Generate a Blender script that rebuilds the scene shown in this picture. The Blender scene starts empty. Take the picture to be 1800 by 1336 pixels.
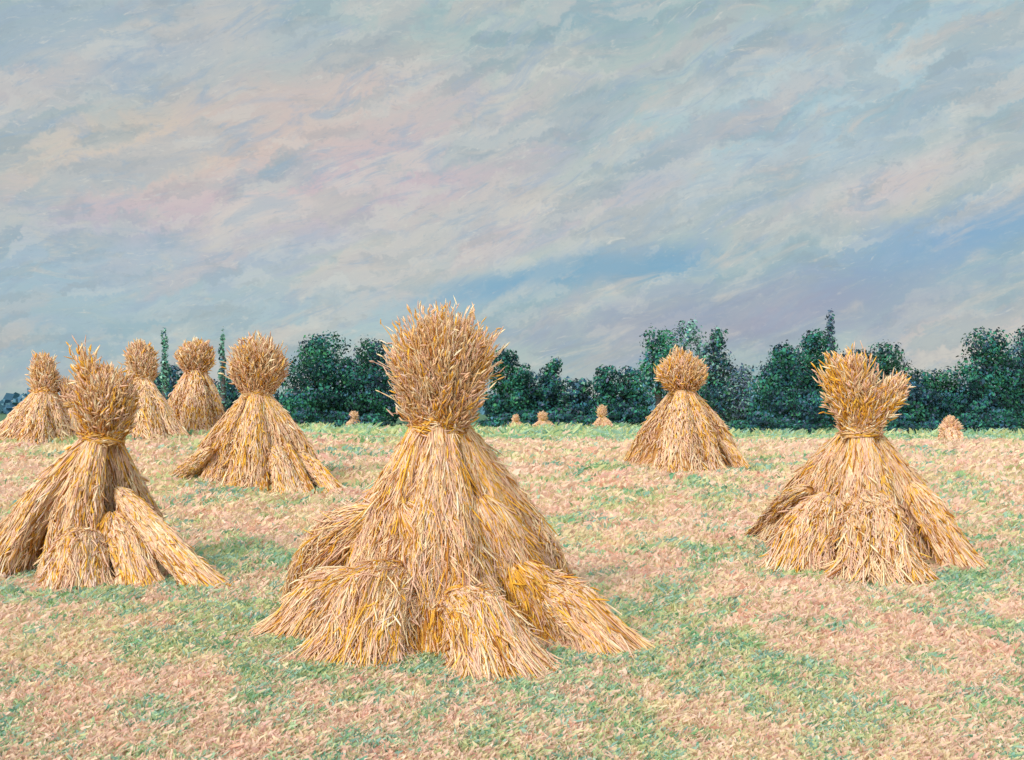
import bpy, math, random
import numpy as np
from mathutils import Vector

# ------------------------------------------------------------------ camera, sky, sun, exposure
C = bpy.context.scene
COL = C.collection
FPX, CX, HY, EYE = 1800.0, 900.0, 715.0, 1.5      # focal length and horizon of the view
cam_d = bpy.data.cameras.new("camera"); cam = bpy.data.objects.new("camera", cam_d); COL.objects.link(cam)
cam.location = (0, 0, EYE); cam.rotation_euler = (math.radians(90), 0, 0)
cam_d.lens = 36.0; cam_d.sensor_width = 36.0; cam_d.shift_y = (HY-668)/1800.0
cam_d.clip_start = 0.05; cam_d.clip_end = 6000
C.camera = cam
C.view_settings.view_transform = 'Standard'; C.view_settings.look = 'None'
C.cycles.max_bounces = 6; C.cycles.diffuse_bounces = 4; C.cycles.transmission_bounces = 3; C.cycles.use_adaptive_sampling = True
C.view_settings.gamma = 1; C.view_settings.exposure = 0.15

SUN_EL, SUN_AZ = math.radians(38), math.radians(212)   # azimuth clockwise from +Y: behind the viewer, to the left
sd = bpy.data.lights.new("sun", 'SUN'); sd.energy = 2.35; sd.angle = math.radians(20); sd.color = (1.0, 0.93, 0.82)
so = bpy.data.objects.new("sun", sd); COL.objects.link(so)
sv = Vector((math.sin(SUN_AZ)*math.cos(SUN_EL), math.cos(SUN_AZ)*math.cos(SUN_EL), math.sin(SUN_EL)))
so.rotation_euler = (-sv).to_track_quat('-Z', 'Y').to_euler(); so.location = (-8, -8, 14)

def lin(c, a=True):
    r = [((x/255)/12.92 if x/255 <= .04045 else (((x/255)+.055)/1.055)**2.4) for x in c]
    return tuple(r)+(1.0,) if a else tuple(r)

class NT:
    """small helper round a node tree"""
    def __init__(s, tree): s.t = tree; s.n = tree.nodes; s.l = tree.links
    def new(s, typ, **k):
        n = s.n.new(typ)
        for a, b in k.items(): setattr(n, a, b)
        return n
    def put(s, sock, v):
        if isinstance(v, bpy.types.NodeSocket): s.l.new(v, sock)
        elif v is not None: sock.default_value = v
    def math(s, op, a, b=None, clamp=False):
        n = s.new('ShaderNodeMath', operation=op); n.use_clamp = clamp
        s.put(n.inputs[0], a); s.put(n.inputs[1], b); return n.outputs[0]
    def vec(s, op, a, b=None):
        n = s.new('ShaderNodeVectorMath', operation=op); s.put(n.inputs[0], a); s.put(n.inputs[1], b)
        return n.outputs['Value'] if op in ('LENGTH', 'DISTANCE', 'DOT_PRODUCT') else n.outputs[0]
    def mix(s, f, a, b, blend='MIX'):
        n = s.new('ShaderNodeMix', data_type='RGBA', blend_type=blend)
        s.put(n.inputs[0], f); s.put(n.inputs[6], a); s.put(n.inputs[7], b); return n.outputs[2]
    def noise(s, v, scale, detail=4, rough=.55, dist=0.0):
        n = s.new('ShaderNodeTexNoise'); s.put(n.inputs['Vector'], v)
        n.inputs['Scale'].default_value = scale; n.inputs['Detail'].default_value = detail
        n.inputs['Roughness'].default_value = rough; n.inputs['Distortion'].default_value = dist
        return n
    def ramp(s, v, lo, hi):
        n = s.new('ShaderNodeMapRange', interpolation_type='SMOOTHSTEP'); s.put(n.inputs[0], v)
        n.inputs[1].default_value = lo; n.inputs[2].default_value = hi; return n.outputs[0]
    def mapping(s, v, loc=(0,0,0), rot=(0,0,0), scale=(1,1,1)):
        n = s.new('ShaderNodeMapping'); s.put(n.inputs[0], v)
        n.inputs['Location'].default_value = loc; n.inputs['Rotation'].default_value = rot; n.inputs['Scale'].default_value = scale
        return n.outputs[0]

world = bpy.data.worlds.new("World"); C.world = world; world.use_nodes = True
def build_sky():
    N = NT(world.node_tree)
    for n in list(N.n): N.n.remove(n)
    out = N.new('ShaderNodeOutputWorld'); bg = N.new('ShaderNodeBackground'); N.l.new(bg.outputs[0], out.inputs[0])
    bg.inputs[1].default_value = 0.1
    nis = N.new('ShaderNodeTexSky', sky_type='NISHITA'); nis.sun_disc = False
    nis.sun_elevation = SUN_EL; nis.sun_rotation = SUN_AZ; nis.air_density = 1.2; nis.dust_density = 2.5
    d = N.vec('NORMALIZE', N.new('ShaderNodeTexCoord').outputs['Generated'])
    # streaked altocumulus: noise stretched along a wind direction rising to the right
    wob = N.noise(d, 3.0, 3).outputs['Color']
    dw = N.vec('ADD', d, N.vec('MULTIPLY', N.vec('SUBTRACT', wob, (.5, .5, .5)), (.10, .10, .10)))
    r1 = N.mapping(N.mapping(dw, rot=(0, math.radians(17), 0)), scale=(2.6, 3, 9))
    r2 = N.mapping(N.mapping(dw, loc=(3.1, 0, 1.7), rot=(0, math.radians(24), 0)), scale=(3.2, 4, 12))
    big = N.noise(r1, 1.5, 5, .6, .3).outputs['Fac']
    big2 = N.noise(r2, 1.3, 6, .62, .5).outputs['Fac']
    mid = N.noise(r1, 5.0, 6, .62, .9).outputs['Fac']
    mid2 = N.noise(r2, 5.6, 6, .65, 1.0).outputs['Fac']
    fine = N.noise(r1, 22, 5, .7, 1.2).outputs['Fac']
    fine2 = N.noise(r2, 34, 4, .7, 1.2).outputs['Fac']
    def strokes(rot, loc, sc):
        q = N.mapping(N.mapping(N.vec('ADD', d, N.vec('MULTIPLY', N.vec('SUBTRACT', N.noise(d, 14, 5, .75).outputs['Color'], (.5, .5, .5)), (.10, .10, .06))), loc=loc, rot=(0, math.radians(rot), 0)), scale=sc)
        v = N.new('ShaderNodeTexVoronoi', feature='SMOOTH_F1'); v.inputs['Smoothness'].default_value = 1.0; v.inputs['Scale'].default_value = 1; N.l.new(q, v.inputs['Vector'])
        sp = N.new('ShaderNodeSeparateXYZ'); N.l.new(v.outputs['Color'], sp.inputs[0]); return sp.outputs
    st1 = strokes(20, (0, 0, 0), (5, 5, 27)); st2 = strokes(28, (5, 2, 3), (10, 10, 46)); st3 = strokes(14, (2, 7, 1), (24, 24, 90))
    def zone(px, py, rx, ry, tilt=15):
        v = Vector(((px-CX)/FPX, 1, -(py-HY)/FPX)).normalized()
        q = N.vec('SUBTRACT', dw, tuple(v))
        q = N.mapping(q, rot=(0, math.radians(tilt), 0))
        q = N.vec('MULTIPLY', q, (FPX/rx, 2.5, FPX/ry))
        L = N.vec('LENGTH', q)
        L = N.math('ADD', L, N.math('MULTIPLY', N.math('SUBTRACT', mid, .5), 1.6))
        return N.ramp(L, 1.35, .1)
    c = N.mix(N.ramp(big, .35, .65), lin((144, 172, 178)), lin((170, 188, 184)))
    def lay(z, strength, colour):
        nonlocal c
        c = N.mix(N.math('MULTIPLY', z, strength), c, lin(colour))
    lay(zone(230, 90, 420, 130), .55, (172, 180, 192))
    lay(zone(520, 310, 520, 130), .8, (196, 178, 184))
    lay(zone(380, 240, 330, 90), .75, (202, 188, 170))
    lay(zone(850, 190, 320, 60), .55, (190, 190, 180))
    lay(zone(820, 420, 420, 60), .6, (186, 180, 184))
    lay(zone(1300, 330, 420, 70), .5, (180, 178, 186))
    lay(zone(1480, 160, 380, 130), .7, (170, 192, 200))
    lay(zone(1560, 350, 260, 60), .6, (196, 190, 190))
    lay(zone(1010, 478, 330, 40, 6), 1.0, (118, 158, 186))
    lay(zone(1660, 430, 330, 55), .85, (136, 164, 194))
    lay(zone(1290, 560, 330, 70, 5), .85, (148, 154, 174))
    lay(zone(160, 490, 380, 110), .6, (156, 180, 196))
    lay(zone(560, 520, 420, 70, 8), .6, (168, 188, 196))
    lay(zone(1640, 570, 220, 60, 5), .6, (168, 182, 190))
    lay(zone(60, 620, 260, 60, 0), .5, (150, 174, 190))
    lay(zone(520, 320, 480, 110), 0.44, (204, 176, 184)); lay(zone(330, 240, 330, 60), 0.48, (212, 194, 174)); lay(zone(600, 170, 260, 60), 0.40, (206, 188, 182)); lay(zone(1480, 150, 420, 130), 0.48, (172, 198, 206))
    lay(zone(1010, 478, 300, 30, 5), 0.60, (104, 156, 190)); lay(zone(1700, 420, 300, 40), 0.52, (124, 162, 200)); lay(zone(250, 460, 380, 60), 0.40, (150, 184, 200))
    lay(zone(1560, 340, 260, 40), 0.48, (204, 196, 196)); lay(zone(860, 400, 330, 40), 0.36, (200, 180, 186)); lay(zone(1280, 545, 320, 60, 4), 0.40, (146, 150, 176)); lay(zone(700, 560, 500, 60, 4), 0.36, (168, 192, 200))
    lay(N.ramp(st1[0], .45, .8), .48, (204, 194, 184)); lay(N.ramp(st1[1], .48, .8), .48, (138, 168, 180)); lay(N.ramp(st1[2], .5, .85), .35, (190, 176, 178))
    lay(N.ramp(st2[0], .5, .78), .42, (206, 204, 194)); lay(N.ramp(st2[1], .5, .78), .42, (134, 162, 172)); lay(N.ramp(st2[2], .5, .82), .25, (188, 178, 178))
    lay(N.ramp(st3[0], .5, .8), .28, (208, 208, 200)); lay(N.ramp(st3[1], .5, .8), .28, (132, 150, 160))
    lay(N.ramp(big2, .52, .72), .35, (206, 196, 184))
    lay(N.ramp(mid, .52, .72), .55, (200, 192, 184))
    lay(N.ramp(mid2, .52, .70), .55, (146, 168, 186))
    lay(N.ramp(mid, .47, .33), .4, (150, 172, 188))
    lay(N.ramp(fine, .56, .74), .5, (210, 208, 198))
    lay(N.ramp(fine2, .56, .74), .4, (140, 158, 172))
    lay(N.ramp(fine, .44, .28), .3, (150, 156, 160))
    # sky brightened round the sun, behind the viewer, added as soft frontal fill
    fill_glow = N.vec('DOT_PRODUCT', d, tuple(sv))
    fill_glow = N.math('MULTIPLY_ADD', N.ramp(fill_glow, -.15, 1.0), 26); fill_glow.node.inputs[2].default_value = 10.1
    lay(zone(1000, 474, 330, 22, 3), .6, (122, 164, 188)); lay(zone(1740, 430, 220, 44), .55, (122, 162, 194)); lay(zone(1340, 560, 420, 60, 4), .55, (146, 152, 174)); lay(zone(1680, 500, 260, 40, 6), .3, (138, 166, 190))
    cloud = N.mix(1.0, c, fill_glow, 'MULTIPLY')
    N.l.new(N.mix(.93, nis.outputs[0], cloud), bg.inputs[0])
build_sky()

# ------------------------------------------------------------------ helpers
rng = np.random.default_rng(11)
def sm(a, b, x):
    t = np.clip((x-a)/(b-a), 0, 1); return t*t*(3-2*t)
def gz(x, y):
    x = np.asarray(x, float); y = np.asarray(y, float)
    z = .25*sm(12, 21, y) + .60*np.exp(-(((x+10.5)/7.5)**2 + ((y-28)/7.0)**2))
    z = z - 1.1*sm(30, 90, y)
    z = z + .02*np.sin(x*1.3+.7*y)*np.cos(y*.9-.4*x) + .012*np.sin(3.1*x+1)*np.sin(2.7*y)
    return z
def hit(px, py):
    """the point of the field seen at a pixel of the photograph"""
    k = (py-HY)/FPX; lo, hi = 2.0, 400.0
    ds = np.geomspace(lo, hi, 6000); zz = EYE - k*ds - gz((px-CX)/FPX*ds, ds)
    i = int(np.argmax(zz < 0)) if (zz < 0).any() else len(ds)-1
    d = ds[i]; return np.array([(px-CX)/FPX*d, d, float(gz((px-CX)/FPX*d, d))])

_tab = rng.random((64, 64))
def vnoise(x, y):
    xi = np.floor(x).astype(int); yi = np.floor(y).astype(int); fx = x-xi; fy = y-yi
    fx = fx*fx*(3-2*fx); fy = fy*fy*(3-2*fy)
    g = lambda a, b: _tab[a % 64, b % 64]
    return (g(xi, yi)*(1-fx)+g(xi+1, yi)*fx)*(1-fy) + (g(xi, yi+1)*(1-fx)+g(xi+1, yi+1)*fx)*fy
def fbm(x, y, o=3):
    s = 0; a = 1; t = 0
    for i in range(o): s = s+a*vnoise(x*2**i+17*i, y*2**i+5*i); t += a; a *= .55
    return s/t

def mesh_np(name, V, F, col, mat, parent=None, smooth=False):
    """V (n,3) vertices, F (m,4 or 3) faces, col (n,3) colours per vertex -> ONE mesh object"""
    me = bpy.data.meshes.new(name); k = F.shape[1]
    me.vertices.add(len(V)); me.vertices.foreach_set('co', np.ascontiguousarray(V, np.float32).ravel())
    me.loops.add(F.size); me.loops.foreach_set('vertex_index', np.ascontiguousarray(F, np.int32).ravel())
    me.polygons.add(len(F)); me.polygons.foreach_set('loop_start', np.arange(0, F.size, k, dtype=np.int32))
    if smooth: me.polygons.foreach_set('use_smooth', np.ones(len(F), bool))
    me.update(calc_edges=True)
    if col is not None:
        ca = me.color_attributes.new('col', 'FLOAT_COLOR', 'POINT')
        ca.data.foreach_set('color', np.concatenate([col, np.ones((len(col), 1))], 1).astype(np.float32).ravel())
    me.materials.append(mat)
    o = bpy.data.objects.new(name, me); COL.objects.link(o); o.parent = parent
    return o
def tag(o, label=None, cat=None, group=None, kind=None):
    if label: o['label'] = label
    if cat: o['category'] = cat
    if group: o['group'] = group
    if kind: o['kind'] = kind
    return o

class Bag:
    """collects quads with vertex colours"""
    def __init__(s): s.V = []; s.F = []; s.K = []; s.n = 0
    def add(s, V, F, K):
        s.V.append(V); s.F.append(F+s.n); s.K.append(K); s.n += len(V)
    def build(s, name, mat, parent=None, smooth=False):
        return mesh_np(name, np.concatenate(s.V), np.concatenate(s.F), np.concatenate(s.K), mat, parent, smooth)
    def stalks(s, P, w, col, sides=3, prof=None, endcol=None):
        """P (n,k,3) polylines, w (n,) radius, prof (k,) radius profile"""
        n, k, _ = P.shape
        if n == 0: return
        T = P[:, -1]-P[:, 0]; T /= np.linalg.norm(T, axis=1, keepdims=True)+1e-9
        R = rng.normal(size=(n, 3)); U = np.cross(T, R); U /= np.linalg.norm(U, axis=1, keepdims=True)+1e-9
        W = np.cross(T, U)
        if prof is None: prof = np.ones(k)
        prof = np.broadcast_to(prof, (n, k))
        if sides == 2: ang = np.array([0, math.pi])
        else: ang = np.arange(sides)*2*math.pi/sides
        off = np.cos(ang)[None, :, None]*U[:, None, :] + np.sin(ang)[None, :, None]*W[:, None, :]
        V = P[:, :, None, :] + off[:, None, :, :]*(w[:, None]*prof)[:, :, None, None]
        idx = np.arange(n*k*sides).reshape(n, k, sides)
        if sides == 2:
            a = idx[:, :-1, 0]; b = idx[:, :-1, 1]; c = idx[:, 1:, 1]; d = idx[:, 1:, 0]
        else:
            a = idx[:, :-1, :]; b = np.roll(a, -1, 2); d = idx[:, 1:, :]; c = np.roll(d, -1, 2)
        F = np.stack([a, b, c, d], -1).reshape(-1, 4)
        K = np.repeat(col, k*sides, 0)
        s.add(V.reshape(-1, 3), F, K)

def attr_mat(name, rough=.85, scale=60.0, var=.25, trans=0.0, bump=0.0):
    m = bpy.data.materials.new(name); m.use_nodes = True; N = NT(m.node_tree)
    bs = N.n['Principled BSDF']; bs.inputs['Roughness'].default_value = rough
    bs.inputs['Specular IOR Level'].default_value = .25
    at = N.new('ShaderNodeAttribute', attribute_name='col').outputs['Color']
    co = N.new('ShaderNodeTexCoord').outputs['Object']
    nz = N.noise(co, scale, 3).outputs['Fac']
    v = N.math('MULTIPLY_ADD', nz, 2*var); v.node.inputs[2].default_value = 1-var
    cm = N.new('ShaderNodeCombineXYZ')
    for i in range(3): N.l.new(v, cm.inputs[i])
    c = N.mix(1.0, at, cm.outputs[0], 'MULTIPLY')
    N.l.new(c, bs.inputs['Base Color'])
    if bump:
        b = N.new('ShaderNodeBump'); b.inputs['Strength'].default_value = bump; b.inputs['Distance'].default_value = .02
        N.l.new(nz, b.inputs['Height']); N.l.new(b.outputs[0], bs.inputs['Normal'])
    if trans:
        tr = N.new('ShaderNodeBsdfTranslucent'); N.l.new(c, tr.inputs[0])
        ms = N.new('ShaderNodeMixShader'); ms.inputs[0].default_value = trans
        N.l.new(bs.outputs[0], ms.inputs[1]); N.l.new(tr.outputs[0], ms.inputs[2])
        N.l.new(ms.outputs[0], N.n['Material Output'].inputs[0])
    return m
M_straw = attr_mat('straw', .85, 35, .18, .22)
M_field = attr_mat('field_blades', .9, 9, .12, .4)
M_leaf = attr_mat('tree_leaves', .85, 1.2, .2)
M_bark = attr_mat('bark', .95, 6, .35, 0, .6)

def pal(*cs): return np.array([lin(c, False) for c in cs])
PEACH = pal((236, 188, 146), (228, 178, 138), (240, 200, 160), (224, 168, 128), (232, 172, 140))
PINK = pal((226, 166, 144), (216, 158, 142), (232, 180, 160), (206, 150, 132))
GOLD = pal((240, 156, 44), (230, 144, 38), (242, 168, 66), (220, 138, 40), (228, 150, 34))
TAN = pal((206, 154, 98), (192, 140, 84), (216, 166, 112), (198, 150, 110))
BROWN = pal((112, 72, 26), (96, 62, 22), (124, 84, 34), (118, 88, 20))  # dark straw, also used to paint the shade of folds and hollows
MAUVE = pal((196, 158, 152), (186, 150, 146), (206, 172, 164))
CREAM = pal((246, 214, 176), (242, 206, 160), (248, 220, 190))
SETS = [PEACH, PINK, GOLD, TAN, BROWN, MAUVE, CREAM]
def straw_cols(n, wts):
    """wts (n,7) or (7,) weights of the straw tones"""
    wts = np.broadcast_to(np.asarray(wts, float), (n, 7)); cw = np.cumsum(wts, 1); cw /= cw[:, -1:]
    k = (rng.random(n)[:, None] > cw).sum(1); k = np.clip(k, 0, 6)
    out = np.zeros((n, 3))
    for i, S in enumerate(SETS):
        m = k == i; out[m] = S[rng.integers(0, len(S), m.sum())]
    out = out*rng.uniform(.82, 1.12, (n, 1))
    return np.clip(out, .01, .95)**np.array([.33, .56, .70])

# ------------------------------------------------------------------ sheaves
def sheaf(parent, foot, top, rf, rt, n, bulge=0.12, bow=0.0, flat=1.0, w=.006, gold=.5, tone=0.0, seed=0, t0=0.0, name='sheaf', dome=False, fan=0.0):
    """a bundle of straw: foot and top centres (local), radii, outward bow; stalks follow its skin"""
    foot = np.array(foot, float); top = np.array(top, float)
    ax = top-foot; L = np.linalg.norm(ax); ax /= L
    outd = foot-top; outd[2] = 0; m = np.linalg.norm(outd)
    outd = outd/m if m > .05 else np.array([0, -1., 0])
    e1 = np.cross(ax, [0, 0, 1.]); 
    if np.linalg.norm(e1) < .05: e1 = np.array([1., 0, 0])
    e1 /= np.linalg.norm(e1); e2 = np.cross(e1, ax)            # e1 sideways, e2 up / outwards
    if np.dot(e2, outd) < 0 and abs(e2[2]) < .2: e2 = -e2
    sx, sy = rng.random(2)*50
    def R(t, ph):
        r = rf+(rt-rf)*(1-(1-t)**1.15)
        r = r*(1+.22*np.clip(1-t/.22, 0, 1)**2)
        r = r*(1+bulge*np.sin(np.clip(t, 0, 1)*math.pi))
        if dome: r = r*np.sqrt(np.clip(1-(np.clip(t-.70, 0, 1)/.315)**2.0, .01, 1))
        r = r*(1+.20*(fbm(ph*2.0+sx, t*1.6+sy, 2)-.5)*2)
        return r
    hz = np.array([-outd[0], -outd[1], 0.]) if np.dot(e2, outd) < 0 else np.array([outd[0], outd[1], 0.])
    def S(t, ph, s):
        r = R(t, ph)*s
        k = np.clip(1-t*2.2, 0, 1)[..., None]; E2 = e2*(1-k)+hz*k
        c = foot+ax*(t*L)[..., None]+(outd*.6+e2*.4)*(bow*L*np.sin(np.clip(t, 0, 1)*math.pi))[..., None]
        return c + e1*(np.cos(ph)*r)[..., None]*flat + E2*(np.sin(ph)*r)[..., None]
    lo = np.array(parent.location)
    floor_ = lambda p: gz(p[..., 0]+lo[0], p[..., 1]+lo[1])-lo[2]
    B = Bag()
    # body
    a, b = 14, 28
    tt, pp = np.meshgrid(np.linspace(0.0, 1, a), np.linspace(0, 2*math.pi, b, endpoint=False), indexing='ij')
    V = S(tt*.97, pp, (.86-.10*tt)*np.ones_like(tt)); V[0, :, 2] = floor_(V[0])-.04
    idx = np.arange(a*b).reshape(a, b)
    F = np.stack([idx[:-1], np.roll(idx[:-1], -1, 1), np.roll(idx[1:], -1, 1), idx[1:]], -1).reshape(-1, 4)
    F2 = []
    for row in (idx[0], idx[-1]):
        for j in range(1, b-2, 2): F2.append([row[0], row[j], row[j+1], row[j+2]])
    F = np.concatenate([F, np.array(F2)])
    B.add(V.reshape(-1, 3), F, np.tile(lin((216, 160, 100), False), (a*b, 1)))
    # stalks
    n = int(n*2.5); ln = rng.uniform(.04, .17, n)*np.where(rng.random(n) < .12, 1.9, 1)/max(.6, L)**.7; w = w*.86; ts = rng.uniform(-.02, 1.0, n)**1.0*(1.02-t0)+t0-ln*.4; te = np.minimum(ts+ln, 1.04)
    ts = np.maximum(ts, -.03+rng.normal(0, .02, n))
    ph = rng.uniform(0, 2*math.pi, n); dr = rng.normal(0, .15, n)
    k = 4; u = np.linspace(0, 1, k)[None]
    T = ts[:, None]+(te-ts)[:, None]*u
    PH = ph[:, None]+dr[:, None]*(u-.5)
    s = rng.uniform(.94, 1.02, n)[:, None] + (u-.5)*rng.normal(.02, .07, n)[:, None]
    s = s+fan*np.clip(.25-T, 0, 1)*rng.uniform(0, 2, n)[:, None]
    stray = rng.random(n) < .05
    s = s+np.where(stray, rng.uniform(.05, .35, n), 0)[:, None]*(rng.choice([u[0], u[0][::-1]]) if False else (1-u))
    # ridges: locks of straw lying together
    lock = fbm(ph*4+sx, ts*2.5+sy, 2)
    s = s + (lock[:, None]-.5)*.18
    P = S(T, PH, s); P[..., 2] = np.maximum(P[..., 2], floor_(P)+rng.uniform(0, .02, n)[:, None])
    g = fbm(ph*1.3+sy, ts*3+sx, 3); g2 = fbm(ph*2.2+sx+9, ts*4+sy, 3)
    W = np.zeros((n, 7))
    W[:, 0] = 1.5; W[:, 1] = 1.2+2.0*np.clip(g2-.45, 0, 1); W[:, 2] = gold*(.5+14*np.clip(g-.50, 0, 1)+1.1*np.clip(ts-.62, 0, 1)*2)
    W[:, 3] = .6; W[:, 4] = .16+tone+7*np.clip(.42-g2, 0, 1)+.7*(lock < .38); W[:, 5] = .25; W[:, 6] = .40*(lock > .5)+.1  # tone, dark patches and sunken locks: fold shade put into the straw colour
    if gold < .15: W[:, 1] *= 3
    B.stalks(P, w*rng.uniform(.6, 1.5, n), straw_cols(n, W), prof=np.array([.5, 1, 1, .45]))
    return B.build(name, M_straw, parent), S

def band(parent, c, r, ax=(0, 0, 1), name='straw_band', n=260, w=.007, h=.05, gold=2.5):
    """twisted straw rope round a bundle"""
    c = np.array(c, float); ax = np.array(ax, float); ax /= np.linalg.norm(ax)
    e1 = np.cross(ax, [0.3, 1., 0.1]); e1 /= np.linalg.norm(e1); e2 = np.cross(ax, e1)
    ph = rng.uniform(0, 6.283, n); ln = rng.uniform(.4, 1.2, n); h0 = rng.uniform(-h, h, n); dh = rng.normal(0, h*.8, n)
    u = np.linspace(0, 1, 5)[None]; A = ph[:, None]+ln[:, None]*u
    rr = r*(rng.uniform(.98, 1.14, n)[:, None] - .9*((h0/h)**2)[:, None]*.06)
    H = h0[:, None]+dh[:, None]*(u-.5)
    P = c+e1*(np.cos(A)*rr)[..., None]+e2*(np.sin(A)*rr)[..., None]+ax*H[..., None]
    B = Bag(); B.stalks(P, w*rng.uniform(.7, 1.3, n), straw_cols(n, [.5, .3, gold, .8, .7, .1, .2]), prof=np.array([.4, 1, 1, 1, .4]))
    return B.build(name, M_straw, parent)

def tuft(parent, neck, H, Rw, n, w=.0055, lean=(0, 0), rn=.10, shape='fan', gold=.6, name='seed_heads', ragged=.18, pinch=1.0, brown=.15):
    """ears above the tie: a bushy head of short stalks raying out from the neck, with bearded ears"""
    H = H*.83-w*4; Rw = Rw*.84-w*3; w = w*.8; neck = np.array(neck, float); n = int(n*2.3); hm = .64 if shape == 'fan' else .50
    sx, sy = rng.random(2)*40
    def env(h):
        up = rn+(Rw-rn)*np.sin(np.clip(h/hm, 0, 1)*math.pi/2)**(1.1 if shape == 'fan' else .75)
        return np.where(h < hm, up, Rw*np.sqrt(np.clip(1-(np.clip(h-hm, 0, 1)/(1.0-hm))**2.2, 0, 1)))
    def pt(h, az, q):
        r = env(h)*q*(1+.45*(fbm(az*1.5+sx, h*2.8+sy, 2)-.5))
        z = h*H
        return np.stack([np.cos(az)*r+lean[0]*z*h**.2, np.sin(az)*r+lean[1]*z*h**.2, z], -1)
    B = Bag()
    a, b = 14, 22
    tt, pp = np.meshgrid(np.linspace(0, .96, a), np.linspace(0, 6.283, b, endpoint=False), indexing='ij')
    V = neck+pt(tt, pp, .70*np.ones_like(tt)); idx = np.arange(a*b).reshape(a, b)
    F = np.stack([idx[:-1], np.roll(idx[:-1], -1, 1), np.roll(idx[1:], -1, 1), idx[1:]], -1).reshape(-1, 4)
    B.add(V.reshape(-1, 3), F, np.tile(lin((216, 162, 104), False), (a*b, 1)))
    az = rng.uniform(0, 6.283, n); h = np.where(rng.random(n) < .25, 1-.25*rng.random(n)**1.5, rng.uniform(.02, 1, n)); q = rng.uniform(.6, 1.04, n)
    E = pt(h, az, q); org = np.array([0, 0, -.25*H])
    dr = E-org; dr /= np.linalg.norm(dr, axis=1, keepdims=True); dr += rng.normal(0, .26, (n, 3)); dr /= np.linalg.norm(dr, axis=1, keepdims=True)
    ln = H*rng.uniform(.14, .32, n)*np.clip(.5+h, .5, 1); u = np.linspace(0, 1, 4)[None, :, None]
    stick = np.where(rng.random(n) < .22, rng.uniform(.1, .4+ragged*2.8, n), rng.uniform(-.1, .2, n))[:, None]*ln[:, None]
    P = neck+E[:, None]+dr[:, None]*((u-.75)*ln[:, None, None])+(dr*stick)[:, None]
    P = P+rng.normal(0, .012, (n, 3))[:, None]*u**2
    W = np.zeros((n, 7)); g = fbm(az*1.1+3+sx, h*3+sy, 3); g2 = fbm(az*1.4+sy, h*3+sx, 3)
    W[:, 0] = 1.1; W[:, 1] = .6+1.2*np.clip(g2-.45, 0, 1); W[:, 2] = gold*(.4+10*np.clip(g-.48, 0, 1)); W[:, 3] = .6; W[:, 4] = brown*.6+brown*5*np.clip(.42-g2, 0, 1)+brown*2*(h < .2); W[:, 5] = .25; W[:, 6] = .4
    if gold < .15: W[:, 1] *= 3
    col = straw_cols(n, W)
    B.stalks(P, w*rng.uniform(.5, 1.1, n), col, prof=np.array([.5, 1, .9, .4]))
    k = 4; tip = P[:, -1]; dr = dr+rng.normal(0, .3, (n, 3)); dr /= np.linalg.norm(dr, axis=1, keepdims=True)
    el = w*rng.uniform(6, 13, n); e = np.linspace(-.45, 1, k)[None, :, None]
    Q = tip[:, None]+dr[:, None]*e*el[:, None, None]
    B.stalks(Q, w*rng.uniform(.8, 1.7, n), col*rng.uniform(.85, 1.15, (n, 1)), prof=np.array([.5, 1.2, 1.0, .2]))
    return B.build(name, M_straw, parent)

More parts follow.
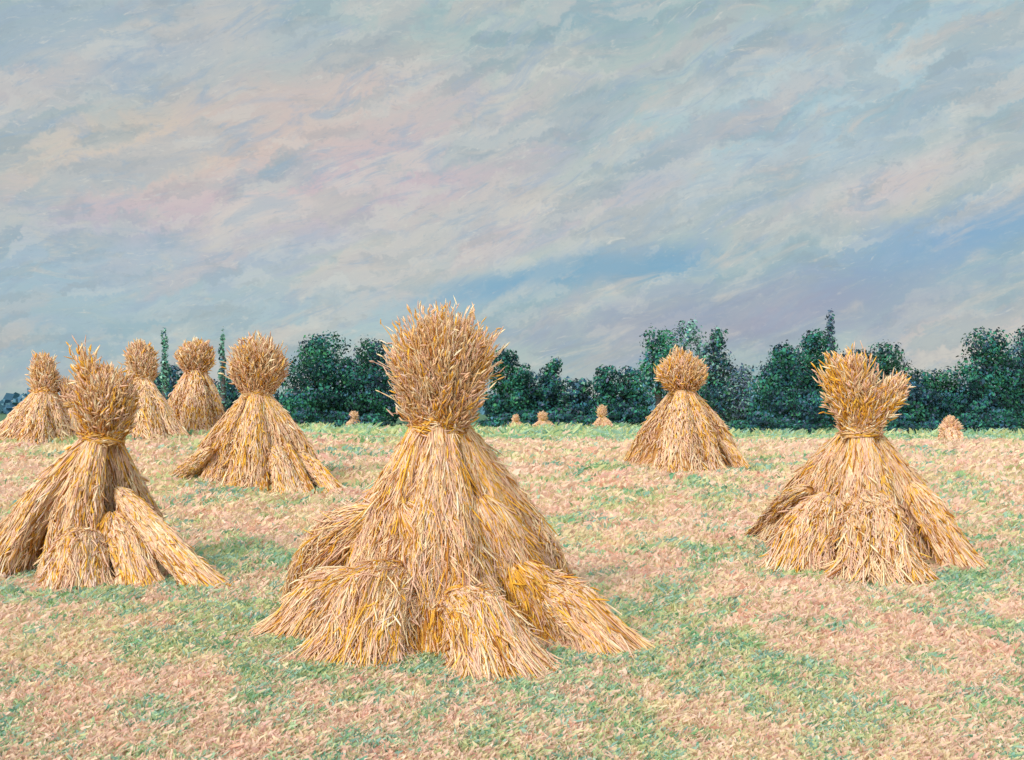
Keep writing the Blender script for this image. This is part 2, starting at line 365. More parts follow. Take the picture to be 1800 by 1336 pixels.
STOOKS = []
def stook(label, base_px, neck_px, sheaves, tufts, rn, small=False, group=None, w=1.0, dens=1.0, bandn=400, gold=.5):
    """base_px: ground centre (x, y) and neck (x, y) in the photograph; sheaves: (foot x, foot y, radius_px, n, options)"""
    c = hit(*base_px); d = c[1]; s = d/FPX
    root = bpy.data.objects.new('grain_stook', None); COL.objects.link(root); root.location = Vector(c)
    root.empty_display_size = .3
    tag(root, label, 'stook', group)
    zn = EYE-(neck_px[1]-HY)*s-c[2]; xn = (neck_px[0]-CX)*s-c[0]
    neck = np.array([xn, 0, zn]); ww = .0055*w
    for sh in sheaves:
        fx, fy, rp, n, o = sh
        if isinstance(fy, tuple):                     # (sideways px, depth in metres): a foot behind the centre
            f = np.array([(fx-base_px[0])*s, fy[0], 0.]); f[2] = float(gz(c[0]+f[0], c[1]+f[1]))-c[2]
        else:
            f = hit(fx, fy)
            if abs(f[1]-c[1]) > 1.6: f = np.array([(fx-CX)*s, c[1]-.1, float(gz((fx-CX)*s, c[1]-.1))])
            f = f-c
        o = dict(o); tp = o.pop('top', None)
        if tp is None:
            t = neck + np.array([f[0], f[1], 0])*.055/max(.2, np.hypot(f[0], f[1])) * (rn/.1)
            rt = o.pop('rt', rn*.55)
        else:
            dd = d+tp[2]; t = np.array([(tp[0]-CX)/FPX*dd, dd, EYE-(tp[1]-HY)/FPX*dd])-c; rt = o.pop('rt', .1); o['dome'] = True
        bd = o.pop('band', None); fd = (f+c)[1]
        ob, S = sheaf(root, f, t, rp*fd/FPX, rt, int(n*dens), w=ww, gold=o.pop('gold', gold), **o)
        if bd:
            t_ = np.array([bd]); r_ = np.linalg.norm(S(t_, np.array([0.]), 1.0)-S(t_, np.array([math.pi]), 1.0))/2
            cc = (S(t_, np.array([0.]), 1.0)+S(t_, np.array([math.pi]), 1.0))[0]/2
            band(ob, cc, r_*1.0, t-f, n=int(240*dens), w=ww*1.1, h=.03)
    band(root, neck+np.array([0, 0, 0]), rn*1.12, n=int(bandn*dens), w=ww*1.1, h=rn*.42, gold=.9)
    for tf in tufts:
        tx, ty, halfw, n, o = tf                      # top x, y, half width in px
        tz = EYE-(ty-HY)*s-c[2]
        H = tz-zn; lean = (((tx-CX)*s-c[0]-xn)/H, o.pop('ly', 0.0))
        tuft(root, neck+np.array([0, 0, -rn*.3]), H+rn*.3, halfw*s, int(n*dens), w=ww, lean=lean, rn=rn*.95, gold=o.pop('gold', gold), **o)
    STOOKS.append(root)
    return root

G = 'grain stooks standing on the stubble field'
# the great stook in the middle
stook('largest grain stook, tall bushy top and small tied sheaves leaning round its foot',
      (772, 1100), (772, 748), [
    # upper skirt
    (700, 1105, 95, 4600, dict(bow=.03, bulge=.18)),
    (862, 1100, 92, 4600, dict(bow=.03, bulge=.20)),
    (776, 1128, 90, 4600, dict(bow=.01, bulge=.22, tone=.1)),
    (620, 1085, 70, 2400, dict(bow=.02, bulge=.18)),
    (945, 1082, 76, 2600, dict(bow=.03, bulge=.25)),
    (700, (.55,), 100, 1800, dict(bow=.03)), (850, (.55,), 100, 1800, dict(bow=.03)), (772, (.75,), 100, 1200, dict(bow=.03)),
    # sheaves leaning round the foot
    (572, 1068, 62, 1900, dict(top=(668, 900, -.15), rt=.16, bow=.06, bulge=.5, gold=.5)),
    (520, 1112, 54, 2000, dict(top=(622, 1005, -.15), rt=.11, bow=.05, bulge=.2, gold=.9, fan=.6)),
    (632, 1148, 82, 3800, dict(top=(702, 1000, -.34), rt=.15, bow=.09, bulge=.22, gold=.7, fan=.35)),
    (862, 1128, 48, 2400, dict(top=(712, 885, -.30), rt=.14, bow=.05, bulge=.2, gold=1.3)),
    (876, 1178, 78, 3600, dict(top=(798, 1048, -.52), rt=.13, band=.84, bow=.08, bulge=.12, gold=.5, fan=.35)),
    (754, 1148, 34, 1800, dict(top=(756, 985, -.32), rt=.10, bow=.04, gold=5, tone=5)),  # added dark sheaf: paints the shaded hollow in brown straw
    (960, 1118, 46, 2000, dict(top=(900, 985, -.28), rt=.13, bow=.06, gold=5, tone=4)),  # another added filler, browned to show the shade of the hollow
    (918, 1110, 54, 2600, dict(top=(838, 870, -.22), rt=.14, bow=.04, bulge=.2, gold=1.6, tone=.25)),
    (1078, 1140, 60, 2600, dict(top=(935, 1022, -.14), rt=.12, band=.86, bow=.03, bulge=.15, gold=.6, fan=.5)),
    ], [(778, 572, 90, 4600, dict(shape='fan', ragged=.42)), (705, 600, 42, 600, dict(shape='fan', gold=.5, ragged=.3)), (845, 592, 44, 800, dict(shape='fan', gold=1.3, ragged=.3))],
      .165, group=G)

# left stook
stook('orange tinted grain stook with ragged golden top, a long sheaf trailing to the right',
      (165, 1005), (182, 768), [
    (60, 985, 60, 2200, dict(bow=.04, bulge=.2)), (0, 1010, 34, 1500, dict(bow=.05, bulge=.2, fan=.4)),
    (135, 1015, 52, 2000, dict(bow=.05, bulge=.2)),
    (205, 990, 54, 2000, dict(bow=.05, bulge=.25)), (255, 975, 40, 1200, dict(bow=.02)),
    (120, (.6,), 70, 900, {}), (200, (.6,), 70, 900, {}),
    (138, 1034, 46, 2400, dict(top=(150, 935, -.24), rt=.14, bow=.07, bulge=.2, gold=.4, fan=.3)),
    (192, 1020, 20, 800, dict(top=(195, 900, -.2), rt=.1, gold=3, tone=4)),  # dark filler sheaf, hollow shade put into its brown
    (250, 1028, 31, 2200, dict(top=(205, 905, -.06), rt=.13, bow=.0, bulge=.1, gold=.6, fan=.4)),
    (368, 1030, 30, 2900, dict(top=(205, 860, .0), rt=.10, bow=-.03, bulge=.05, gold=.6, fan=.6)),
    ], [(190, 650, 56, 3000, dict(shape='fan', gold=.5, brown=.3)), (150, 622, 26, 900, dict(shape='fan', gold=2.2, ragged=.4))],
      .15, group=G, w=1.35, dens=.85, gold=.65)

# right stook
stook('broad grain stook with forked double tuft of ears',
      (1515, 985), (1512, 757), [
    (1440, 975, 62, 2300, dict(bow=.05, bulge=.22)), (1520, 990, 62, 2300, dict(bow=.04, bulge=.2)), (1595, 980, 56, 2100, dict(bow=.05, bulge=.22)),
    (1385, 955, 42, 1700, dict(bow=.07, bulge=.2)), (1650, 975, 40, 1700, dict(bow=.04, bulge=.2)),
    (1460, (.6,), 70, 800, {}), (1560, (.6,), 70, 800, {}),
    (1345, 945, 30, 1300, dict(top=(1425, 860, -.1), rt=.10, bow=.05, fan=.5)),
    (1408, 1000, 54, 2300, dict(top=(1460, 870, -.2), rt=.15, bow=.07, bulge=.2, gold=.6, fan=.3)),
    (1480, 1005, 20, 700, dict(top=(1490, 880, -.2), rt=.1, gold=4, tone=4)),  # narrow brown sheaf added to paint shade between the front lobes
    (1545, 1018, 70, 2700, dict(top=(1530, 870, -.2), rt=.16, bow=.05, bulge=.1, gold=.3, fan=.3)),
    (1690, 996, 30, 1900, dict(top=(1600, 850, -.1), rt=.12, bow=.0, gold=.8, tone=.3, fan=.5)),
    ], [(1484, 632, 48, 2300, dict(shape='fan', gold=1.0, ragged=.35)), (1580, 662, 34, 1800, dict(shape='fan', gold=.9, ragged=.25))],
      .15, group=G, w=1.4, dens=.85, gold=.6)

# middle-left stook
stook('wide grain stook left of the largest one with dark hollows low in its straw',
      (450, 848), (450, 692), [
    (395, 842, 36, 1900, dict(bow=.04, bulge=.2)), (440, 858, 36, 1900, dict(bow=.04, bulge=.2)), (500, 852, 34, 1700, dict(bow=.04, bulge=.2)),
    (345, 838, 26, 1300, dict(bow=.01, bulge=.2, fan=.5)), (545, 850, 28, 1500, dict(bow=.02, bulge=.2, tone=.2)),
    (420, (.7,), 46, 700, {}), (490, (.7,), 46, 700, {}),
    (590, 866, 17, 1200, dict(top=(520, 795, -.1), rt=.11, bow=.02, gold=.8, fan=.4)),
    (508, 868, 24, 1200, dict(top=(480, 780, -.2), rt=.1, bow=.04, gold=.5)),
    (462, 862, 9, 500, dict(top=(458, 780, -.25), rt=.06, gold=2, tone=5)), (545, 868, 10, 500, dict(top=(500, 775, -.25), rt=.07, gold=2, tone=5)),  # both thin sheaves added, shade of the hollows painted in brown
    (315, 837, 14, 700, dict(top=(372, 790, -.1), rt=.1, bow=.0, gold=.5)),
    ], [(452, 600, 52, 3000, dict(shape='fan', gold=.5, brown=.35, ragged=.35))],
      .19, group=G, w=1.9, dens=.75, gold=.6)

# middle-right stook
stook('neat grain stook with round ball of ears, between the largest and the forked one',
      (1200, 822), (1200, 685), [
    (1150, 815, 32, 1700, dict(bow=.05, bulge=.2)), (1190, 832, 34, 1700, dict(bow=.06, bulge=.2, gold=.4)), (1240, 828, 32, 1600, dict(bow=.06, bulge=.2, tone=.3)),
    (1118, 815, 20, 1100, dict(bow=.05, bulge=.2)), (1280, 820, 24, 1400, dict(bow=.05, bulge=.2)),
    (1170, (.8,), 44, 700, {}), (1235, (.8,), 44, 700, {}),
    (1208, 838, 8, 500, dict(top=(1202, 760, -.25), rt=.06, gold=2, tone=5)), (1232, 840, 22, 1000, dict(top=(1215, 775, -.3), rt=.1, bow=.06, gold=.3)),  # first one added: brown straw painted as a shaded fold
    (1306, 826, 12, 600, dict(top=(1268, 775, -.1), rt=.08, bow=.02)),
    ], [(1200, 622, 45, 2600, dict(shape='ball', gold=.8, brown=.3, ragged=.2)), (1190, 612, 16, 350, dict(shape='fan', gold=.8, ragged=.3))],
      .20, group=G, w=2.2, dens=.75, gold=.8)

# the three behind on the left
stook('pale pink grain stook with narrow upright top behind the orange tinted one',
      (262, 763), (250, 668), [
    (225, 765, 22, 1000, dict(bow=.04)), (262, 770, 24, 1000, dict(bow=.03)), (300, 768, 20, 900, dict(bow=.02, fan=.3)),
    (262, (.8,), 34, 500, {}), (322, 768, 10, 500, dict(bow=-.01)),
    ], [(246, 600, 29, 1500, dict(shape='ball', gold=.2, brown=.2))],
      .22, group=G, w=2.6, dens=.8, gold=.3)
stook('small rounded grain stook with round tuft between the pale pink stook and the wide one',
      (345, 757), (344, 652), [
    (318, 757, 22, 1000, dict(bow=.09, bulge=.3)), (345, 760, 24, 1000, dict(bow=.08, bulge=.3, tone=.2)), (374, 757, 21, 900, dict(bow=.09, bulge=.3)),
    (345, (.8,), 32, 500, dict(bow=.05)),
    ], [(344, 598, 34, 1400, dict(shape='ball', gold=.5, brown=.4))],
      .25, group=G, w=2.9, dens=.8, gold=.4)
stook('faded grain stook with small round top near the left edge of the field',
      (65, 772), (78, 690), [
    (25, 775, 26, 1000, dict(bow=.02)), (62, 778, 28, 1000, dict(bow=.03)), (100, 774, 24, 900, dict(bow=.03)),
    (62, (.8,), 36, 500, {}), (-5, 775, 18, 500, {}), (128, 770, 20, 600, {}),
    ], [(76, 622, 26, 1300, dict(shape='ball', gold=.2, brown=.1, pinch=1.0))],
      .22, group=G, w=2.7, dens=.8, gold=.25)
stook('pink spiky little stook peeping out just behind the faded one',
      (120, 770), (120, 712), [
    (105, 771, 14, 500, {}), (134, 771, 14, 500, {}), (118, (.6,), 16, 200, {}),
    ], [(116, 668, 13, 500, dict(shape='fan', gold=.1, brown=.05, ragged=.3))],
      .14, group=G, w=3.0, dens=.8, gold=.1)

# far little stooks near the wood
def far_stook(label, x, b, t, hw, gold, tn=330):
    nk = t+(b-t)*.42
    stook(label, (x, b), (x-hw*.08, nk), [
        (x-hw*.55, b, hw*.42, tn, {}), (x+hw*.6, b, hw*.42, tn, {}), (x+hw*.05, b+1, hw*.45, tn, {}), (x, (.6,), hw*.5, 120, {})],
        [(x-hw*.1, t-2, hw*.40, tn, dict(shape='fan', gold=gold, brown=.03, ragged=.3))],
        .24, group='far little stooks before the wood', w=7.0, dens=1.0, bandn=60, gold=gold)
far_stook('tiny far stook before the dark trees just left of the largest stook', 624, 750.5, 726, 19, .1)
far_stook('tiny dull pink far stook close to the right side of the largest stook', 908, 751, 732, 14, .0)
far_stook('tiny low far stook, second to the right of the largest stook', 956, 753, 727, 22, .1)
far_stook('far stook with pointed top just left of the neat stook', 1060, 755, 716, 22, .1)
far_stook('tiny far stook before the big dark tree at the right edge', 1672, 775, 740, 22, .0)

# ------------------------------------------------------------------ ground
def build_ground():
    ys = np.concatenate([np.linspace(-60, 0, 20)[:-1], np.linspace(0, 40, 201)[:-1], np.linspace(40, 140, 80)[:-1], np.geomspace(140, 3000, 30)])
    xs = np.concatenate([-np.geomspace(40, 2500, 24)[::-1], np.linspace(-40, 40, 321)[1:-1], np.geomspace(40, 2500, 24)])
    Y, X = np.meshgrid(ys, xs, indexing='ij'); V = np.stack([X, Y, gz(X, Y)], -1).reshape(-1, 3)
    idx = np.arange(Y.size).reshape(Y.shape)
    F = np.stack([idx[:-1, :-1], idx[:-1, 1:], idx[1:, 1:], idx[1:, :-1]], -1).reshape(-1, 4)
    m = bpy.data.materials.new('stubble_ground'); m.use_nodes = True; N = NT(m.node_tree)
    bs = N.n['Principled BSDF']; bs.inputs['Roughness'].default_value = .95; bs.inputs['Specular IOR Level'].default_value = .1
    co = N.new('ShaderNodeTexCoord').outputs['Object']
    n1 = N.noise(co, 1.3, 5, .65, .4).outputs['Fac']; n2 = N.noise(co, 7, 5, .65).outputs['Fac']; n3 = N.noise(co, .35, 4, .6).outputs['Fac']
    n4 = N.noise(co, 30, 4, .7).outputs['Fac']
    c = N.mix(N.ramp(n2, .35, .65), lin((196, 158, 122)), lin((214, 166, 136)))
    c = N.mix(N.ramp(n1, .48, .6), c, lin((150, 164, 112)))
    c = N.mix(N.math('MULTIPLY', N.ramp(n3, .45, .62), .4), c, lin((180, 170, 110)))
    sy = N.new('ShaderNodeSeparateXYZ'); N.l.new(co, sy.inputs[0])
    yy = N.math('ADD', sy.outputs[1], N.math('MULTIPLY', N.math('SUBTRACT', n3, .5), 30))
    c = N.mix(N.math('MULTIPLY', N.math('MULTIPLY', N.ramp(yy, 38, 50), N.ramp(N.noise(co, .25, 3).outputs['Fac'], .38, .55)), .9), c, lin((132, 172, 92)))
    c = N.mix(N.math('MULTIPLY', N.ramp(yy, 120, 135), .9), c, lin((70, 100, 84)))
    v = N.new('ShaderNodeMapRange'); N.l.new(n4, v.inputs[0]); v.inputs[3].default_value = .6; v.inputs[4].default_value = 1.4
    c = N.mix(1.0, c, v.outputs[0], 'MULTIPLY')
    N.l.new(c, bs.inputs['Base Color'])
    b = N.new('ShaderNodeBump'); b.inputs['Strength'].default_value = .6; b.inputs['Distance'].default_value = .04
    N.l.new(n4, b.inputs['Height']); N.l.new(b.outputs[0], bs.inputs['Normal'])
    o = mesh_np('ground', V, F, None, m, smooth=True); tag(o, kind='structure')
build_ground()

F_PINK = pal((238, 196, 172), (234, 188, 164), (242, 206, 182), (230, 182, 160), (236, 196, 166), (226, 182, 158))
F_STRAW = pal((232, 202, 156), (224, 194, 146), (238, 212, 168), (216, 190, 142))
F_CORAL = pal((224, 156, 130), (230, 166, 136), (220, 160, 146), (234, 174, 160))
F_GREEN = pal((158, 186, 134), (146, 180, 120), (176, 196, 146), (144, 178, 140), (182, 192, 134))
F_TEAL = pal((142, 178, 156), (130, 170, 150), (156, 188, 164), (120, 160, 146))
F_DEEP = pal((96, 150, 106), (92, 146, 116), (110, 160, 100))
F_LIME = pal((194, 192, 130), (202, 198, 138), (180, 188, 124))
def field():
    n = 56000
    inv = rng.uniform(1/120, 1/3.0, n); d = 1/inv
    # a share spread evenly over the nearer ground so it also holds from the side
    x = rng.uniform(-.9, .9, n)*d; y = d.copy()
    s = np.clip(d/8.5, .65, 9)
    u = x/s*2.0; v = np.log(d)*9
    g = .14*fbm(x*.5+9, y*.4, 3)+.16*fbm(x*3.6+2, y*1.9, 3)+.70*fbm(u*3.3+31, v*1.6+4, 4)
    near = np.zeros(n)
    for r in STOOKS:
        rd = np.hypot((x-r.location.x)/1.15, (y-r.location.y)/1.0); near += .10*np.exp(-((rd-1.2)/.4)**2)*1.5
    green = g+near+.03*sm(1.0, -4.0, x)*0+.40*sm(34, 46, y)-.12*sm(25, 30, y)*sm(42, 36, y)*(x > -3)
    isg = green+rng.normal(0, .05, n) > .580
    cols = np.zeros((n, 3)); r = rng.random(n)
    lim = fbm(x*.8+50, y*.6+3, 2)
    def setc(m, P): cols[m] = P[rng.integers(0, len(P), m.sum())]
    p = ~isg
    setc(p, F_PINK); setc(p & (r < .22+.30*(lim > .54)), F_STRAW); setc(p & (r > .90), F_CORAL)
    setc(isg, F_GREEN); setc(isg & (r < .26), F_TEAL); setc(isg & (r > .87), F_DEEP); setc(isg & (r > .26) & (r < .40+.30*(lim > .5)), F_LIME)
    for mask, nm, lab, cat in ((p, 'stubble', 'cut pale pink and straw coloured stubble covering the field', 'stubble'),
                               (isg, 'grass', 'patches of fresh green and teal grass growing through the stubble', 'grass')):
        B = Bag()
        k = 15 if nm == 'grass' else 15
        cx = np.repeat(x[mask], k); cy = np.repeat(y[mask], k); ss = np.repeat(s[mask], k); cc = np.repeat(cols[mask], k, 0)
        m = len(cx); a = rng.uniform(0, 6.283, m); rr = np.sqrt(rng.random(m))*.10*ss
        bx = cx+np.cos(a)*rr*1.35; by = cy+np.sin(a)*rr*1.5
        h = rng.uniform(.02, .06, m)*ss**.75; q = rng.random(m) < .10; h = h*(1+1.2*(by > 66)); cc = cc.copy(); cc[q] = cols[rng.integers(0, len(cols), q.sum())]
        lx = rng.normal(.25, .55, m)*h+np.repeat(rng.normal(0, .35, mask.sum()), k)*h; ly = rng.normal(0, .6, m)*h
        if nm == 'stubble':
            lie = rng.random(m) < .3; h = np.where(lie, h*.25, h); lx = np.where(lie, lx*2.0, lx)
        bz = gz(bx, by)-.004
        P = np.stack([np.stack([bx, by, bz], -1), np.stack([bx+lx*.4, by+ly*.4, bz+h*.6], -1), np.stack([bx+lx, by+ly, bz+h], -1)], 1)
        B.stalks(P, .008*ss*(.5+2.0*rng.random(m)**2), cc**.75*rng.uniform(.88, 1.06, (m, 1)), sides=2, prof=np.array([1, .95, .3]))
        tag(B.build(nm, M_field), lab, cat, None, 'stuff')
field()

# ------------------------------------------------------------------ trees beyond the field
T_TEAL = pal((34, 92, 84), (44, 108, 92), (28, 78, 78), (56, 118, 96))
T_GREEN = pal((48, 104, 74), (40, 92, 62), (66, 124, 82), (52, 112, 90))
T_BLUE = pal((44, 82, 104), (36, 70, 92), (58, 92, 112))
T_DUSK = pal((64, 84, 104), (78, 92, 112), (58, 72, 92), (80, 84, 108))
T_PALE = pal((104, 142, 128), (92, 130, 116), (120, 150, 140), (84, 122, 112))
def tree(label, cx, base, top, hw, d, mixw, lobes=7, leaf=1.0, kind='broad', n=2600, cat='tree', low=.06, open_=0.0, name='broadleaf_tree'):
    """cx, base, top, half width as the photograph shows them; d metres away"""
    s = d/FPX; x = (cx-CX)*s; hw = hw*(1.0 if kind == 'column' else 1.18); n = int(n*2.3); zb = float(gz(x, d)); ztop = EYE-(top-HY)*s; H = ztop-zb; W = hw*s
    root = bpy.data.objects.new(name, None); COL.objects.link(root); root.location = (x, d, zb)
    tag(root, label, cat, 'trees beyond the field')
    # lobes of the crown
    L = []
    if kind == 'column':
        for i in range(lobes):
            t = (i+.5)/lobes; L.append((rng.normal(0, W*.12), rng.normal(0, W*.12), H*(low+(1-low)*t), W*(.95-.55*t**1.5), H*.62/lobes+W*.3))
    else:
        for i in range(lobes):
            t = (i+.3)/lobes; wd = math.sin(math.pi*min(1, .26+t*.56)); a = i*2.4+rng.random()
            r = W*.74*wd*(.35+.65*rng.random()); L.append((math.cos(a)*r, math.sin(a)*r*.9, H*(low+.08+(.84-low)*t), W*(.36+.24*wd)*rng.uniform(.8, 1.15), H*.16*rng.uniform(.8, 1.2)))
        L.append((rng.normal(0, W*.2), 0, H*.88, W*.42, H*.11)); L.append((0, 0, H*max(.28, low+.15), W*.98, H*.26)); L.append((W*.1, 0, H*.58, W*.82, H*.22)); L.append((-W*.45, -.3*W, H*(.18+low*.8), W*.55, H*.17)); L.append((W*.45, -.3*W, H*(.18+low*.8), W*.55, H*.17))
    L = np.array(L); vol = L[:, 3]**2*L[:, 4]; pk = rng.choice(len(L), n, p=(vol**.67)/(vol**.67).sum())
    v = rng.normal(size=(n, 3)); v /= np.linalg.norm(v, axis=1, keepdims=True); rad = rng.random(n)**.28*(1+rng.normal(0, .12+open_*.1, n))
    P = L[pk, :3]+v*rad[:, None]*np.stack([L[pk, 3], L[pk, 3], L[pk, 4]], -1)
    P[:, 2] = np.abs(P[:, 2])
    keep = fbm(P[:, 0]/W*3+cx, P[:, 2]/W*3+P[:, 1]/W, 2) > (.16+open_*.35); P = P[keep]; v = v[keep]; pk = pk[keep]; m = len(P)
    sz = leaf*s*(1.6+3.6*rng.random(m)**1.5)
    nrm = v+rng.normal(0, .5, (m, 3)); nrm /= np.linalg.norm(nrm, axis=1, keepdims=True)
    a = np.cross(nrm, rng.normal(size=(m, 3))); a /= np.linalg.norm(a, axis=1, keepdims=True); b = np.cross(nrm, a)
    jit = lambda: rng.uniform(.55, 1.1, m)[:, None]
    A = a*sz[:, None]; Bv = b*(sz*.62)[:, None]
    V = np.stack([P-A*jit(), P-Bv*jit()+nrm*sz[:, None]*.2, P+A*jit(), P+Bv*jit()+nrm*sz[:, None]*.2], 1).reshape(-1, 3)
    F = np.arange(4*m).reshape(m, 4)
    sets = [T_TEAL, T_GREEN, T_BLUE, T_DUSK, T_PALE]; w_ = np.array(mixw, float)
    patch = fbm(P[:, 0]/W*2.2+cx*.3, P[:, 2]/W*2.6+3, 3); wv = np.tile(w_, (m, 1))+1e-6
    wv[:, 1] *= .1+9*np.clip(patch-.44, 0, 1); wv[:, 2] *= .2+7*np.clip(.54-patch, 0, 1)
    cw = np.cumsum(wv, 1); cw /= cw[:, -1:]; kk = np.clip((rng.random(m)[:, None] > cw).sum(1), 0, 4)
    col = np.zeros((m, 3))
    for i, S in enumerate(sets):
        q = kk == i; col[q] = S[rng.integers(0, len(S), q.sum())]
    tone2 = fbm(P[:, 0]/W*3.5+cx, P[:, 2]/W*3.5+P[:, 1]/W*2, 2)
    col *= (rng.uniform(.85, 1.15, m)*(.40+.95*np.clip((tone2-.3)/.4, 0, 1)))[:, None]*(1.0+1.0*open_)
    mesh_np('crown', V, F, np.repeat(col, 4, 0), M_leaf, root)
    # trunk with limbs
    B = Bag(); k = 7; u = np.linspace(0, 1, k)
    wob = rng.normal(0, .03*W, (k, 2))*u[:, None]
    TP = np.stack([wob[:, 0], wob[:, 1], -.2+u*H*.8], -1)[None]
    tw = .035*H+.04
    B.stalks(TP, np.array([tw]), np.array([lin((84, 74, 74), False)]), sides=8, prof=1.25-u*1.05)
    for (lx, ly, lz, lr, lh) in L[:7]:
        st = np.array([0, 0, lz*.55]); en = np.array([lx, ly, lz])
        Q = st+(en-st)*u[:, None]+np.stack([0*u, 0*u, np.sin(u*math.pi)*-.04*H], -1)
        B.stalks(Q[None], np.array([tw*.4]), np.array([lin((84, 74, 74), False)]), sides=6, prof=1-u*.8)
    B.build('trunk', M_bark, root, True)
    return root

DC = 126; DR = 82
# left, behind the stooks
tree('slim teal poplar between the pale pink stook and the small rounded one', 290, 748, 582, 10, DC, (.3, .1, .6, .1, 2.6), 7, kind='column', n=450, open_=.5, name='poplar_tree')
tree('slim teal poplar between the small rounded stook and the wide one', 392, 748, 582, 9, DC, (.3, .1, .6, .1, 2.6), 7, kind='column', n=420, open_=.5, name='poplar_tree')
tree('low blue green tree filling the gap at the foot of the left poplar', 300, 748, 640, 30, DC+6, (1, .2, 1.5, .5, .2), 6, n=1300)
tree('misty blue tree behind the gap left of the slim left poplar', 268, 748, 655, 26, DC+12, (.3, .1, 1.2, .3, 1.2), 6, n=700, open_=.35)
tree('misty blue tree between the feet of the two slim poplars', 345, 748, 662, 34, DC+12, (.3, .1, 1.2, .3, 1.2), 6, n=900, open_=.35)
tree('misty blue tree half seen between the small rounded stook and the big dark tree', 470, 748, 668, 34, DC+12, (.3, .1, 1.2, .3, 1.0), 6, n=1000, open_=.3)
tree('low dark tree at the foot of the right poplar', 402, 748, 650, 32, DC+6, (1, .2, 1.5, .5, .2), 6, n=1300)
tree('dark green broad tree standing right of the wide stook', 556, 748, 586, 54, DC, (1.6, .8, .5, .3, .1), 9, n=4200)
tree('small blue green tree wedged between two larger ones left of the largest stook', 612, 748, 625, 38, DC+5, (1.4, .3, 1, .4, 0), 7, n=2200)
tree('dark green round tree partly hidden by left side of the largest stook', 655, 748, 597, 44, DC-2, (1.6, .6, .7, .6, 0), 8, n=3600)
tree('dusky tree almost wholly hidden behind the largest stook', 725, 748, 640, 44, DC+2, (1, .2, 1, 1, .2), 7, n=1800)
# right of the great stook
tree('tallest dark tree at the right side of the largest stook', 893, 748, 612, 36, DC, (1.8, .8, .6, .2, .1), 8, n=3000)
tree('low bushy tree under the small peak right of the largest stook', 945, 748, 655, 34, DC+3, (1.4, .5, .9, .4, .1), 7, n=2200)
tree('small dark pointed tree, the first peak of the low line of trees', 967, 748, 626, 22, DC+8, (1.8, .8, .5, .2, 0), 6, n=1500)
tree('low bluish tree in the dip of the low line of trees', 1010, 748, 664, 34, DC+3, (1, .3, 1.4, .6, .3), 7, n=2000)
tree('small round dark tree, second peak of the low line of trees', 1062, 750, 640, 24, DC, (1.8, .6, .8, .2, 0), 6, n=1700)
tree('low dark tree with loose top left of the neat stook', 1105, 750, 645, 30, DC, (1.3, .6, 1, .5, .1), 7, n=2000)
# behind the neat stook
tree('tall loose green tree behind the tuft of the neat stook', 1158, 752, 574, 34, 112, (1.2, 1.6, .4, .2, .3), 8, n=1900, low=.35, open_=.35)
tree('pale misty green tree rising above the neat stook', 1205, 755, 563, 38, 116, (.4, .8, .3, .5, 2), 8, n=1900, low=.2, open_=.5)
tree('tall dusky blue tree with thin crown at right of the neat stook', 1256, 758, 574, 25, 108, (.8, .4, 1, 1.2, .6), 9, n=2300, low=.1, open_=.3)
tree('misty violet grey tree filling the gap right of the neat stook', 1298, 762, 640, 30, 118, (.1, .1, .6, 2.5, 1.2), 7, n=1500, open_=.4)  # violet haze of the gap put into the leaf colour
tree('low dark tree standing right behind the neat stook', 1210, 758, 668, 44, 104, (1.2, .5, 1.2, .5, .1), 7, n=2000)
# the big clump
tree('big dark green tree at left end of the tall clump', 1366, 768, 604, 42, DR+4, (1.7, 1, .6, .4, 0), 9, n=4200)
tree('tall dark green tree with bright flecks in middle of the tall clump', 1424, 768, 578, 42, DR+8, (1.8, 1, .5, .3, 0), 9, n=3900)
tree('purple grey pointed spire tree on top of the tall clump', 1463, 768, 552, 17, DR+16, (.3, .2, .6, 2.5, .6), 8, kind='column', n=1000, open_=.4, name='conifer_tree')
tree('dusky wide tree behind the forked tuft of the right stook', 1500, 768, 612, 50, DR+10, (.8, .5, .8, 1.2, .3), 8, n=3400)
tree('light green tree at right end of the tall clump', 1562, 768, 600, 42, DR+6, (1, 1.4, .4, .3, .8), 9, n=3300)
tree('low dark bush like tree in front of the tall clump', 1398, 771, 680, 52, DR-4, (1.4, .5, 1.2, .5, 0), 7, n=2800)
tree('low blue tree behind the right stook', 1600, 771, 668, 50, DR-2, (1, .5, 1.8, .6, 0), 7, n=2400)
# right edge
tree('sloping green tree between the tall clump and the edge', 1655, 772, 648, 50, DR, (1.2, 1.4, .7, .3, .1), 8, n=3400)
tree('very dark tree with knobbly top near the right edge', 1732, 772, 578, 50, DR-2, (2, .6, .9, .5, 0), 10, n=4400)
tree('dark bluish tree cut by the right edge of the view', 1800, 772, 572, 48, DR, (1.6, .4, 1.2, .7, 0), 9, n=3600)
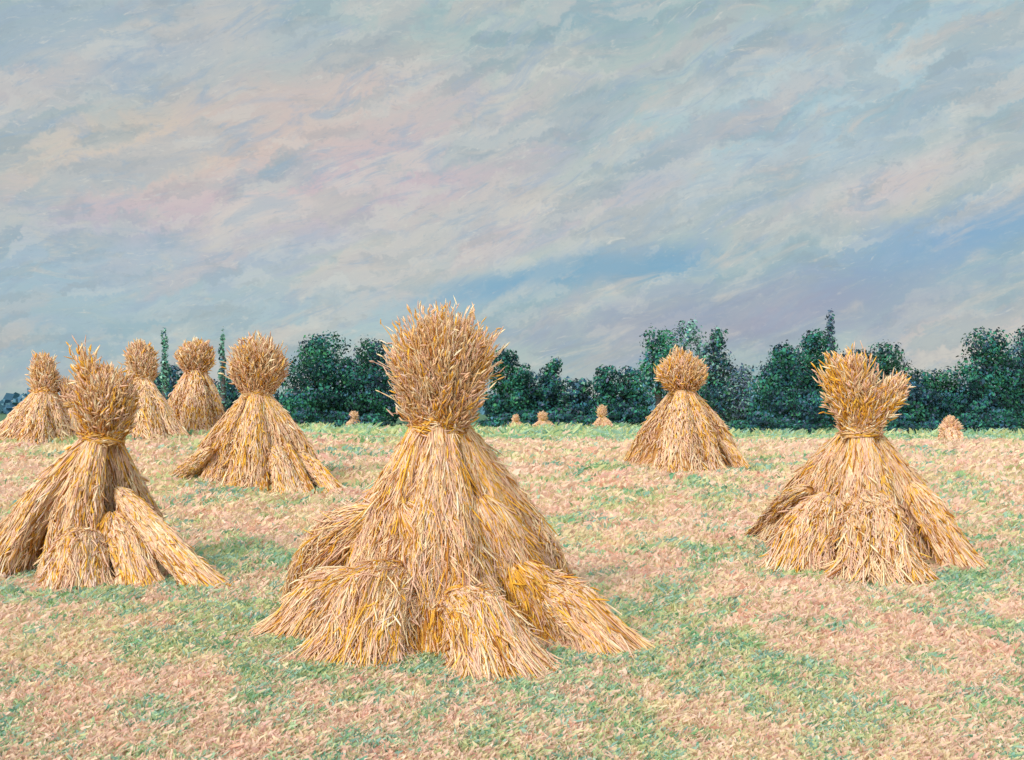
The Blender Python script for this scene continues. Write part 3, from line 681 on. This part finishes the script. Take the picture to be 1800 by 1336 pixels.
# the low bushes that close the foot of the wood
B_TALL = ['low dark bush before the wood, ' + t for t in (
    'left of the tiny stook beside the largest stook', 'behind the tiny stook left of the largest one', 'touching the left side of the largest stook',
    'touching the right side of the largest stook', 'behind the dull pink far stook', 'behind the low far stook', 'between the low far stook and the pointed one',
    'behind the pointed far stook', 'between the pointed far stook and the neat stook')]
for (bx, lab) in zip((530, 590, 650, 880, 925, 968, 1015, 1062, 1104), B_TALL):
    tree(lab, bx, 750, 708+(bx*7 % 23), 34, DC-6, (1.6, .2, 1.4, .5, 0), 4, n=700, cat='bush', low=.02, name='bush')
for (bx, lab) in ((1300, 'low dark bush at the right of the neat stook'), (1335, 'low bush at the left foot of the tall clump'), (1395, 'low bush left of the shoulder of the forked stook'),
                  (1590, 'low bush right of the shoulder of the forked stook'), (1640, 'low bush left of the tiny right hand far stook'), (1700, 'low bush right of the tiny right hand far stook'),
                  (1765, 'low bush at the foot of the trees by the right edge')):
    tree(lab, bx, 771, 716+(bx*7 % 29), 40, DR-8, (1.6, .2, 1.4, .5, 0), 4, n=800, cat='bush', low=.02, name='bush')
# far off wood at the left and along the whole back
def far_wood():
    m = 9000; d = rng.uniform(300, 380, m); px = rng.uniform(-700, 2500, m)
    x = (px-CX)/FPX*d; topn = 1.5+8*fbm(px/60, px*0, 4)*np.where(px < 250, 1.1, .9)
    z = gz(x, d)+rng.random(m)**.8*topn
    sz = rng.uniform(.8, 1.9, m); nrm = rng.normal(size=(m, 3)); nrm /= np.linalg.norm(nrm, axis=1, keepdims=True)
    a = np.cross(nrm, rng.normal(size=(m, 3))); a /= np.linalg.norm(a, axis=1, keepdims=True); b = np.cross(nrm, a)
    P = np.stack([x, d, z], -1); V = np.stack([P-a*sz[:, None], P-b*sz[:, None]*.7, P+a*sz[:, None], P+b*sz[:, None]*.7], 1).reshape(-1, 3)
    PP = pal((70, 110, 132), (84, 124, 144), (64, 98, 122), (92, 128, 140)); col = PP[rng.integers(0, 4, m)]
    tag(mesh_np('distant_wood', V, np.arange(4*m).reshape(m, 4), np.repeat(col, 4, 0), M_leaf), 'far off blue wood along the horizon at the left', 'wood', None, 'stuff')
far_wood()
